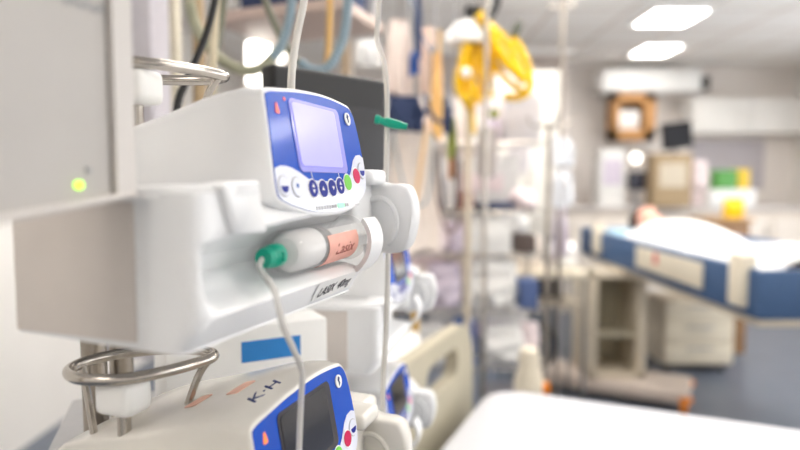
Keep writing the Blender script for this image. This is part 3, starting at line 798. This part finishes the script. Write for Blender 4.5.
for kind, nm, lb_, ct_, x_, sh_, w_, h_, m, y_, dep, dc in (
  ('bag', 'supply_bag', 'cream bag half hidden behind the big white bag', 'bag', .02, 2, .20, .25, MATS['bag_ivory'], .06, .14, None),
  ('box', 'storage_box', 'pale pink tall box behind the lavender bag', 'box', -.20, 2, .18, .25, PALEP, .07, .12, LABELW),
  ('box', 'storage_box', 'white carton filling the back of the white box shelf', 'box', -.03, 3, .24, .19, WHITE, .08, .14, None),
  ('bag', 'supply_bag', 'lilac bag between the pale pink bag and white box', 'bag', -.06, 3, .09, .15, PALELAV, -.15, .10, None),
  ('bag', 'supply_bag', 'white bag standing behind the dark small box', 'bag', .26, 3, .16, .18, WHITE, .08, .12, None),
  ('box', 'storage_box', 'wide white carton at the back of the tray shelf', 'box', .08, 4, .40, .27, WHITE, .12, .14, PALEP),
  ('box', 'storage_box', 'cream carton at the back left of the tray shelf', 'box', -.25, 4, .20, .28, MATS['bag_ivory'], .12, .14, None),
  ('box', 'storage_box', 'white carton at the back of the shelf with the upright blue box', 'box', .08, 1, .50, .25, WHITE, .10, .16, PALELAV),
  ('bag', 'supply_bag', 'pale pink bag right end of the shelf with the upright blue box', 'bag', .31, 1, .10, .20, PALEP, -.12, .12, None),
  ('box', 'storage_box', 'wide pale carton at the back of the rack top', 'box', -.05, 5, .50, .24, MATS['bag_ivory'], .10, .14, None)):
    on_rack(kind, nm, lb_, ct_, x_, sh_, w_, h_, m, y_=y_, dep=dep, deco=dc, group=G)
for k, (x_, m) in enumerate(((-.28, WHITE), (-.19, PALEP), (.02, WHITE), (.12, PALELAV))):
    on_rack('bottle', 'bottle', ('white bottle at left end of the rack top', 'pink bottle second from left on the rack top', 'white bottle in the middle of the rack top', 'lavender bottle right of middle on the rack top')[k], 'bottle', x_, 5, .07, .17, m, y_=-.1, deco=MIDB, group='bottles on the rack top')
on_rack('box', 'storage_box', 'grey upright box at the right end of the rack top', 'box', .25, 5, .16, .22, mat('box_pale', (206, 202, 204), .5), group=G)
# front tier, nearer to the camera
hk = thing('hook_panel', 'slim rail on a stand hung with cloths and straps before the rack', 'rail', (.08, 2.35, 0), .15)
b = MB(); b.cyl((-.30, 0, 2.16), (.28, 0, 2.16), .009); b.build('bar', STEEL, hk)
for x_ in (-.26, .26):
    q = MB(); q.cyl((x_, 0, .03), (x_, 0, 2.16), .010); q.build('post', STEEL, hk)
q = MB()
for x_ in (-.26, .26): q.box((x_, 0, .02), (.05, .24, .04), .01)
q.build('foot', DARKG, hk)
def hang(name, label, cat, px0, px1, py0, py1, d, m, thick=.035, group='things hung on the slim rail', wav=.012):
    """folded cloth or bag hanging from the rail"""
    p = at((px0+px1)/2, py0, d); w_ = (px1-px0)/F*d; h_ = (py1-py0)/F*d
    q = MB(); rows = []
    for j in range(13):
        t_ = j/12; ring = []
        for k in range(24):
            a = 2*PI*k/24; ww = w_/2*(.72+.28*sm(t_*2.2))
            x_ = ww*math.copysign(abs(math.cos(a))**.5, math.cos(a)); y_ = thick/2*(.5+.5*sm(t_*3))*math.copysign(abs(math.sin(a))**.8, math.sin(a))
            y_ += wav*math.sin(x_/w_*17+t_*2+px0) ; zz = -h_*t_ + .06*h_*math.sin(x_/w_*5+px0)*t_
            ring.append(p + V((x_, y_, zz)))
        rows.append(ring)
    o_ = tag(q.rings(rows).build(name, m), label, cat, group)
    if group == 'things hung on the slim rail':
        e = V((p.x, 2.35 + (p.x-.08)*math.tan(.15), 2.16)); c_ = MB()
        c_.tube([p - V((0, 0, .02)), p.lerp(e, .5), e], .0025, 6, smooth=1); c_.build('hanging_cord', GREY, o_)
    return o_
hang('cloth', 'navy folded cloth hanging right beside the green connector', 'cloth', 386, 424, 96, 130, 2.3, NAVY)
hang('cloth', 'navy cloth strip right of the orange strap', 'cloth', 437, 452, 98, 132, 2.34, NAVY)
hang('strap', 'orange strap hanging down between the navy cloths', 'strap', 431, 443, 52, 136, 2.26, OSTRAP, .012, wav=.003)
hang('gown', 'long cream-white gown hanging below the navy cloth', 'gown', 390, 440, 132, 255, 2.42, mat('gown_white', (250, 238, 228), .8), .06)
hang('strap', 'slate blue strap hanging from the top of the view', 'strap', 414, 422, -8, 60, 2.2, NAVY, .012, wav=.002)
hang('glove', 'small bright blue pouch at the tip of the slate strap', 'pouch', 409, 419, 52, 74, 2.18, MIDB, .03)
hang('bag', 'white bag hanging above the navy cloth', 'bag', 386, 412, 20, 96, 2.38, mat('bag_cream', (238, 222, 212), .6), .05)
hang('bag', 'peach tinted bag hanging between the two slate straps', 'bag', 420, 436, 28, 92, 2.40, mat('bag_peach', (238, 214, 198), .6), .05)
hang('strap', 'grey-blue strap hanging left of the white dome', 'strap', 432, 439, 45, 92, 2.3, mat('strap_grey', (128, 142, 160), .6), .012, wav=.002)
hang('bag', 'olive green pouch hanging left of the beige pole', 'pouch', 447, 457, 118, 158, 2.36, OLIVE, .03)
hang('pouch', 'brown leather-like pouch hanging below the olive pouch', 'pouch', 448, 458, 140, 178, 2.46, mat('pouch_tan', (178, 130, 96), .6), .03)
hang('bag', 'white bottle-shaped bag glowing left of the upright rack', 'bag', 356, 382, 40, 66, 2.3, WHITE, .05)  # white form put in for an out-of-focus highlight
hose('dark grey cable hanging in a loop below the olive pouch', [(440, 150), (440, 175), (444, 205), (450, 214), (456, 204), (457, 178), (456, 150)], 2.34, .006, DARKG, 0, 'cables on the slim rail', name='cable')
hose('brown cable hanging in a short loop behind the grey one', [(434, 150), (436, 190), (444, 224), (452, 232), (460, 215), (461, 160)], 2.38, .005, mat('cable_brown', (120, 92, 78), .5), 0, 'cables on the slim rail', name='cable')
hose('pale blue line hanging in a wide loop across the white gown', [(392, 100), (396, 150), (408, 196), (424, 204), (432, 170), (433, 110)], 2.33, .004, HOSEB, 0, 'cables on the slim rail', name='cable')
# yellow hoses on their pole
dm = thing('holder', 'white dome-shaped holder at the top of the yellow hoses', 'holder', at(468, 46, 2.5))
b = MB(); b.lathe([(.085, 0), (.094, .01), (.09, .05), (.06, .09), (.02, .105), (.001, .106)]); b.build('dome', WHITE, dm)
b = MB(); b.box((.02, 0, .145), (.07, .05, .036), .008); b.cyl((0.0, 0, .1), (0.01, 0, .13), .014); b.build('knob', BLACK, dm)
GY = 'yellow hoses hanging on the beige pole'
hose('leftmost thick yellow hose hanging straight below the white dome', [(468, 44), (463, 62), (461, 82), (466, 100), (473, 108)], 2.44, .020, YELLOW, .016, GY, name='yellow_hose')
hose('yellow hose sloping from the dome to the right in a wide arc', [(478, 14), (487, 26), (498, 50), (512, 68), (526, 80)], 2.42, .021, YELLOW, .016, GY, name='yellow_hose')
hose('yellow hose forming the outer right loop', [(513, 38), (522, 52), (529, 72), (529, 90), (518, 97), (504, 96)], 2.5, .016, YELLOW, .016, GY, name='yellow_hose')
hose('yellow hose hanging in the middle of the bundle', [(482, 40), (480, 62), (484, 84), (490, 98)], 2.47, .018, YELLOW, .016, GY, name='yellow_hose')
hose('yellow hose crossing low through the bundle', [(474, 96), (482, 90), (490, 76), (494, 56), (490, 34)], 2.50, .014, YELLOW, .016, GY, name='yellow_hose')
hose('thin yellow tail hanging lowest under the bundle', [(470, 100), (473, 114), (474, 134)], 2.45, .009, YELLOW, 0, GY, name='yellow_hose')
hose('yellow hose hanging just right of the leftmost thick one', [(472, 44), (470, 66), (472, 88), (480, 102)], 2.47, .018, YELLOW, .016, GY, name='yellow_hose')
hose('yellow hose arching from the dome to the middle of the right loop', [(484, 22), (500, 34), (512, 52), (519, 70), (522, 84)], 2.47, .015, YELLOW, .016, GY, name='yellow_hose')
hose('yellow hose lying along the underside of the wide arc', [(478, 30), (488, 52), (500, 72), (514, 86), (524, 92)], 2.46, .013, YELLOW, .016, GY, name='yellow_hose')
hose('short yellow hose curling at the lower left of the bundle', [(458, 70), (457, 86), (463, 98), (472, 96), (476, 84)], 2.40, .012, YELLOW, .016, GY, name='yellow_hose')
GB = 'cables tangled round the slim rail'
hose('navy cable drooping right of the green connector', [(388, 92), (394, 112), (408, 124), (422, 118), (430, 100)], 2.26, .007, NAVY, 0, GB, name='cable')
hose('navy cable drooping across the orange strap', [(424, 94), (432, 116), (444, 122), (452, 108)], 2.22, .008, NAVY, 0, GB, name='cable')
hose('tan strap slanting down from the slate strap to the gown', [(440, 30), (437, 70), (428, 120), (420, 170), (414, 215)], 2.25, .006, OSTRAP, 0, GB, name='strap')
hose('slate cable slanting from the top down to the olive pouch', [(405, -20), (420, 30), (440, 70), (450, 112)], 2.30, .005, MATS['strap_grey'], 0, GB, name='cable')
for (x_, y_, d_, lb_) in ((466, 73, 2.38, 'small white round cap shining on the yellow hose'), (494, 114, 2.5, 'small olive round cap below the yellow bundle')):
    q = MB(); q.ball(at(x_, y_, d_), (.022, .022, .022)); tag(q.build('cap', WHITE if x_ < 480 else OLIVE), lb_, 'cap')  # plain balls: white on the yellow hose, olive below the bundle
q = MB(); q.tube([(.03, 0, .07), (.08, 0, .11), (.115, 0, .16), (.12, 0, .21), (.12, 0, .26)], .016, 10); q.build('grip', BLACK, dm)
q = MB(); q.tube([at(519, 24, 2.52), at(516, 31, 2.5), at(514, 38, 2.5)], .017, 10); tag(q.build('connector', mat('dark_olive', (62, 66, 52), .5), None), 'dark connector on the end of the right yellow loop', 'connector')
# clear bags and screens around the grey poles
G3 = 'bags hanging between the poles'
hang('infusion_bag', 'upper clear white bag hanging on the dark pole', 'bag', 548, 574, 138, 166, 3.05, mat('bag_clear', (228, 232, 238), .4), .05, G3)
hang('infusion_bag', 'lower clear white bag hanging on the dark pole', 'bag', 552, 574, 170, 206, 3.02, MATS['bag_clear'], .05, G3)
hang('infusion_bag', 'white bag hanging under the olive cap', 'bag', 508, 534, 104, 172, 3.3, mat('bag_pearl', (224, 220, 222), .5), .06, G3)
hang('infusion_bag', 'grey translucent bag left of the pearl bag', 'bag', 476, 499, 128, 176, 2.75, mat('bag_smoke', (190, 184, 182), .5), .05, G3)
hang('cloth', 'lavender cloth strip hanging beside the head of the blue bed', 'cloth', 553, 568, 205, 258, 3.3, PALELAV, .02, G3)
ck = at(540, 66, 4.2)
gc = thing('glass_cabinet', 'tall pale grey cabinet behind the yellow hoses', 'cabinet', (ck.x-.02, ck.y+.45, 0))
b = MB(); b.box((0, 0, .5), (.49, .34, 1.0), .01); b.build('lower_body', mat('cabinet_slate', (96, 102, 112), .5), gc)  # dark block added below the cabinet to stand in for a dark opening
b = MB(); b.box((0, 0, 1.62), (.50, .35, 1.24), .01); b.build('body', mat('cabinet_grey', (206, 203, 196), .5), gc)
for s_ in (-1, 1):
    q = MB(); q.box((s_*.122, -.182, 1.65), (.236, .016, 1.10), .004); d_ = q.build('door', mat('cabinet_door', (212, 209, 202), .4), gc)
    q = MB(); q.box((s_*.03, -.196, 1.6), (.014, .014, .12), .004); q.build('handle', STEEL, d_)
# curtain behind
b = MB(); rows = []
for j in range(2):
    rows.append([b.bm.verts.new((.35+1.25*i/160, 5.85+.045*math.sin(i*.55)+.02*math.sin(i*.21), (.35, 2.62)[j])) for i in range(161)])
for i in range(160): b.bm.faces.new((rows[0][i], rows[0][i+1], rows[1][i+1], rows[1][i]))
cu = b.build('privacy_curtain', mat('curtain_cream', (218, 208, 202), .85, var=.03)); sdm = cu.modifiers.new('t', 'SOLIDIFY'); sdm.thickness = .004
tag(cu, 'cream privacy curtain hanging in folds before the far wall', 'curtain')
b = MB(); b.box((.98, 5.85, 2.66), (1.4, .03, .03), .005); b.cyl((.4, 5.85, 2.66), (.4, 5.85, ZC), .008); b.cyl((1.55, 5.85, 2.66), (1.55, 5.85, ZC), .008); tag(b.build('curtain_rail', WHITE), 'thin white curtain rail hung under the ceiling', 'rail')

# ------------------------------------------------------------------ floor-standing things behind the near bed
vt = at(529, 372, 2.45)
sn = thing('suction_unit', 'cream upright suction unit with orange clip behind near bed', 'device', (vt.x, vt.y, 0))
b = MB(); b.lathe([(.05, .47), (.06, .48), (.06, .60), (.042, .65), (.045, .69), (.036, .725), (.016, .735)]); b.build('canister', CREAM, sn)
b = MB(); b.cyl((0, 0, 0), (0, 0, .03), .10); b.cyl((0, 0, .03), (0, 0, .48), .022); b.build('stand', GREY, sn)
b = MB(); b.box((.065, -.02, .57), (.03, .04, .045), .01); b.build('clip', ORANGE, sn)
hose('black hose coiled in a loop right of the suction unit', [(532, 360), (527, 342), (534, 328), (547, 327), (555, 340), (552, 358), (543, 366), (536, 356), (540, 340), (550, 334)], 3.3, .012, BLACK, .012, 'black things behind near bed', d2=3.2, name='black_hose')
q = carton('device_box', 'black low device on the shelf under the cream side table', 'device', 541, 562, 276, 298, 3.7, .2, BLACK)
tb = at(548, 262, 3.55)
wt = thing('side_table', 'cream side table between the rack and blue bed', 'table', (tb.x, tb.y+.15, 0))
zt = at(548, 274, 3.7).z
b = MB(); b.box((0, 0, zt+.02), (.46, .40, .04), .01); b.build('tabletop', CREAM, wt)
for x_ in (-.215, .215):
    for y_ in (-.17, .17): q = MB(); q.box((x_, y_, zt/2), (.02, .02, zt), .003); q.build('leg', STEEL, wt)
# device under the table stands on a shelf
q = MB(); q.box((0, 0, at(550, 298, 3.7).z-.012), (.40, .34, .022)); q.build('shelf', BEIGE, wt)
def on_table(label, x_, w_, h_, m, y_=-.05, kind='box', name='carton'):
    t = thing(name, label, 'box' if kind == 'box' else 'bag', (tb.x+x_, tb.y+.15+y_, zt+.04), .1, 'packs on the side table')
    q = MB()
    if kind == 'box': q.box((0, 0, h_/2), (w_, .16, h_), .006)
    else: q.pillow((0, 0, 0), (w_, .14, h_))
    q.build('body', m, t)
    q = MB(); q.box((0, -.084 if kind == 'box' else -.07, h_*.55), (w_*.5, .004, h_*.3)); q.build('label', LABELW, t)
on_table('ivory carton at left on the cream side table', -.12, .18, .20, mat('carton_ivory', (238, 228, 216), .6))
on_table('white bag at right on the cream side table', .10, .18, .16, WHITE, kind='bag', name='supply_bag')

# things seen between the two pump columns
for (x0_, x1_, y0_, y1_, d_, m, lb_) in ((336, 352, 322, 350, 1.75, PURP, 'purple printed pack left of the hanging clear line'), (366, 381, 326, 352, 1.7, PURP, 'purple printed pack right of its twin behind the pumps'), (352, 366, 300, 356, 1.8, mat('pack_brown', (120, 106, 104), .6), 'dark brown upright pack between the purple packs')):
    carton('supply_pack', lb_, 'pack', x0_, x1_, y0_, y1_, d_, .06, m, group='packs behind the pumps')
cz = at(360, 356, 1.75).z
b = thing('cart', 'white cart behind the pumps carrying purple packs', 'cart', (at(355, 300, 1.9).x, at(355, 300, 1.9).y, 0))
q = MB(); q.box((0, 0, cz-.03), (.42, .40, .03), .008); q.build('shelf', WHITE, b); q = MB(); q.box((0, 0, cz-.28), (.42, .40, .03), .008); q.build('shelf', WHITE, b)
for x_ in (-.19, .19):
    for y_ in (-.18, .18): q = MB(); q.cyl((x_, y_, .06), (x_, y_, cz-.02), .012); q.ball((x_, y_, .03), (.03, .03, .03), 10, 8); q.build('leg', STEEL, b)
q = MB(); q.pillow((at(330, 355, 1.85).x, at(330, 355, 1.85).y, cz-.015), (.12, .1, .2)); tag(q.build('supply_bag', WHITE), 'white bag at left on the cart behind the pumps', 'bag')
carton('carton', 'gold-brown slim carton standing right of the blurred pumps', 'box', 412, 419, 300, 345, 2.1, .05, mat('carton_gold', (196, 160, 84), .6))

# ------------------------------------------------------------------ far wall: trunking, shelves, counters, screens
tr = thing('wall_light_trunking', 'long white trunking with black end high on far wall', 'lamp', at(652, 80, 6.9))
b = MB(); b.box((0, .2, 0), (1.16, .4, .26), .03, seg=3); b.build('housing', WHITE, tr)
b = MB(); b.box((.64, .12, -.02), (.12, .14, .16), .02); b.build('end_cap', BLACK, tr)
wbx = at(634, 140, 6.9)
wx = thing('wall_shelf', 'open wooden box shelf on far wall below trunking', 'shelf', (wbx.x, wbx.y+.12, wbx.z))
b = MB(); w_, h_ = .48, .52
b.box((-w_/2+.03, 0, h_/2), (.06, .25, h_), .004); b.box((w_/2-.06, 0, h_/2), (.12, .25, h_), .004); b.box((0, 0, h_-.04), (w_, .25, .08), .004); b.box((0, 0, .06), (w_, .25, .12), .004); b.build('frame', WOOD, wx)
b = MB(); b.box((0, .115, h_/2), (w_-.02, .02, h_-.02)); b.build('back_panel', TAN, wx)
q = MB(); q.box((wbx.x-.04, wbx.y+.07, wbx.z+.12+.11), (.24, .02, .22), .003); tag(q.build('paper_sheet', LABELW), 'white paper sheet standing inside the wooden box shelf', 'paper')
# counter along far wall
ct = thing('counter', 'long pale counter with cupboards along the far wall', 'counter', (3.05, 6.85, 0))
b = MB(); b.box((0, 0, .55), (2.9, .8, 1.1), .01); b.build('cabinet_body', mat('counter_cream', (228, 218, 206), .5), ct)
b = MB(); b.box((0, -.02, 1.125), (2.96, .86, .05), .01); b.build('worktop', mat('worktop_grey', (210, 204, 200), .4), ct)
for k in range(6):
    q = MB(); q.box((-1.2+.48*k, -.41, .56), (.45, .02, .95), .005); d_ = q.build('door', mat('door_cream', (232, 224, 214), .45), ct)
    q = MB(); q.box((-1.03+.48*k, -.43, .9), (.015, .02, .12), .004); q.build('handle', STEEL, d_)
CZ = 1.15
def onc(name, label, cat, px0, px1, py0, m, d=6.6, dep=.25, deco=None, kind='box', zb=CZ):
    p = at((px0+px1)/2, py0, d); w_ = (px1-px0)/F*d; h_ = p.z-zb
    t = thing(name, label, cat, (p.x, p.y, zb), 0)
    q = MB()
    if kind == 'box': q.box((0, 0, h_/2), (w_, dep, h_), .01)
    else: q.pillow((0, 0, 0), (w_, dep, h_))
    q.build('body', m, t)
    if deco:
        q = MB(); q.box((0, -dep/2-.002, h_*.6), (w_*.7, .006, h_*.45)); q.build('front_plate', deco, t)
    return t
def desk_screen(label, px0, px1, py0, py1, d, m, tilt=0, zb=CZ):
    a = at(px0, py0, d); c = at(px1, py1, d); w_ = c.x-a.x; h_ = a.z-c.z
    t = thing('computer_screen', label, 'screen', ((a.x+c.x)/2, a.y, zb), 0)
    zc = (a.z+c.z)/2-zb; R_ = Matrix.Rotation(tilt, 3, 'Y')
    q = MB(); q.box((0, 0, zc), (w_, .04, h_), .008, R_); q.build('casing', BLACK, t)
    q = MB(); q.box((0, -.021, zc), (w_*.9, .006, h_*.85), 0, R_); q.build('screen', m, t)
    q = MB(); q.cyl((0, .04, .01), (0, .04, zc), .02); q.box((0, .04, .008), (.2, .16, .016), .004); q.box((0, .03, zc), (.05, .03, .05)); q.build('stand', GREY, t)
SD = mat('screen_navy', (14, 16, 26), .6)
desk_screen('large black screen tilted above the tan box', 662, 692, 122, 149, 6.45, SD, -.12)
desk_screen('small dark screen left of the tan box on counter', 628, 648, 172, 190, 6.45, mat('screen_slate', (60, 62, 76), .3))
onc('carton', 'tan carton on the counter in front of the black screen', 'box', 650, 688, 154, TAN, 6.55-.25, .22, BEIGE)
onc('storage_box', 'wide white box carrying the green and yellow boxes', 'box', 704, 750, 189, WHITE, 6.5, .24)
ZG = at(720, 189, 6.5).z
onc('binder_box', 'green box on the wide white box at end of the counter', 'box', 712, 733, 170, mat('green_muted', (92, 160, 80), .5), 6.5, .2, zb=ZG)
onc('binder_box', 'yellow box standing right beside the green box', 'box', 734, 745, 169, mat('yellow_box', (236, 200, 60), .5), 6.5, .2, zb=ZG)
onc('device', 'white equipment unit at left end of the counter', 'device', 596, 622, 150, WHITE, 6.6, .25, PALELAV)
onc('supply_bag', 'lilac-white bag right of the tan carton', 'bag', 690, 708, 160, PALEP, 6.55, .2, kind='bag')
rl_ = at(635, 158, 6.78)
gl = thing('desk_lamp', 'small round glowing lamp above the small dark screen', 'lamp', (rl_.x, rl_.y, CZ))
q = MB(); q.lathe([(.001, -.03), (.05, -.028), (.055, 0), (.03, .03), (.012, .04)], (0, -.02, rl_.z-CZ), (0, 1, 0)); q.build('lamp_head', LAMPS, gl)
q = MB(); q.cyl((0, .02, .012), (0, .02, rl_.z-CZ), .012); q.cyl((0, .02, 0), (0, .02, .012), .07); q.build('stand', GREY, gl)
hb = at(708, 170, 6.95)
ws = thing('wall_cabinet', 'white wall cabinet high at right of the far wall', 'cabinet', (4.05, Y1-.19, 1.98))
b = MB(); b.box((0, 0, .2), (1.3, .36, .4), .012); b.build('body', WHITE, ws)
for s_ in (-1, 1): q = MB(); q.box((s_*.32, -.188, .2), (.62, .016, .37), .004); q.build('door', mat('cab_door_white', (240, 238, 234), .4), ws)
q = MB(); q.box((4.0, Y1-.02, 1.62), (.9, .02, .6), .004); tag(q.build('wall_mounted_board', LAV), 'lavender grey notice board under the white wall cabinet', 'board')
# things on/behind the blue bed end
hbm = thing('wooden_footboard', 'brown wooden chest standing beyond the blue bed', 'chest', (2.62, 4.9, 0))
b = MB(); b.box((0, 0, .56), (.30, .35, 1.06), .02); b.build('body', mat('wood_dark', (150, 116, 84), .5, var=.2, scale=10), hbm)
q = MB(); q.box((0, 0, 1.105), (.34, .40, .03), .01); q.build('top', mat('wood_top', (176, 140, 100), .5, var=.15), hbm)
hbm.name = 'wooden_chest'
q = MB(); q.pillow((2.70, 4.85, 1.118), (.16, .12, .16)); tag(q.build('yellow_bag', YELLOW), 'yellow bag on the brown wooden chest', 'bag')

# ------------------------------------------------------------------ world, camera
w = bpy.data.worlds.new('World'); S.world = w; w.use_nodes = True
bg = w.node_tree.nodes['Background']; bg.inputs['Color'].default_value = (1, .98, .96, 1); bg.inputs['Strength'].default_value = .5
cd = bpy.data.cameras.new('Camera'); cam = bpy.data.objects.new('Camera', cd); COL.objects.link(cam)
cam.location = CAM; cam.rotation_euler = (PI/2 - PITCH, 0, 0)
cd.sensor_width = 36; cd.lens = 27; cd.clip_start = .02
cd.dof.use_dof = True; cd.dof.focus_distance = .565; cd.dof.aperture_fstop = 2.25
S.camera = cam
vs = S.view_settings
S.display_settings.display_device = 'sRGB'
vs.view_transform = 'Standard'; vs.look = 'None'; vs.gamma = 1; vs.use_curve_mapping = False
vs.exposure = 0.0
S.cycles.diffuse_bounces = 8; S.cycles.max_bounces = 12
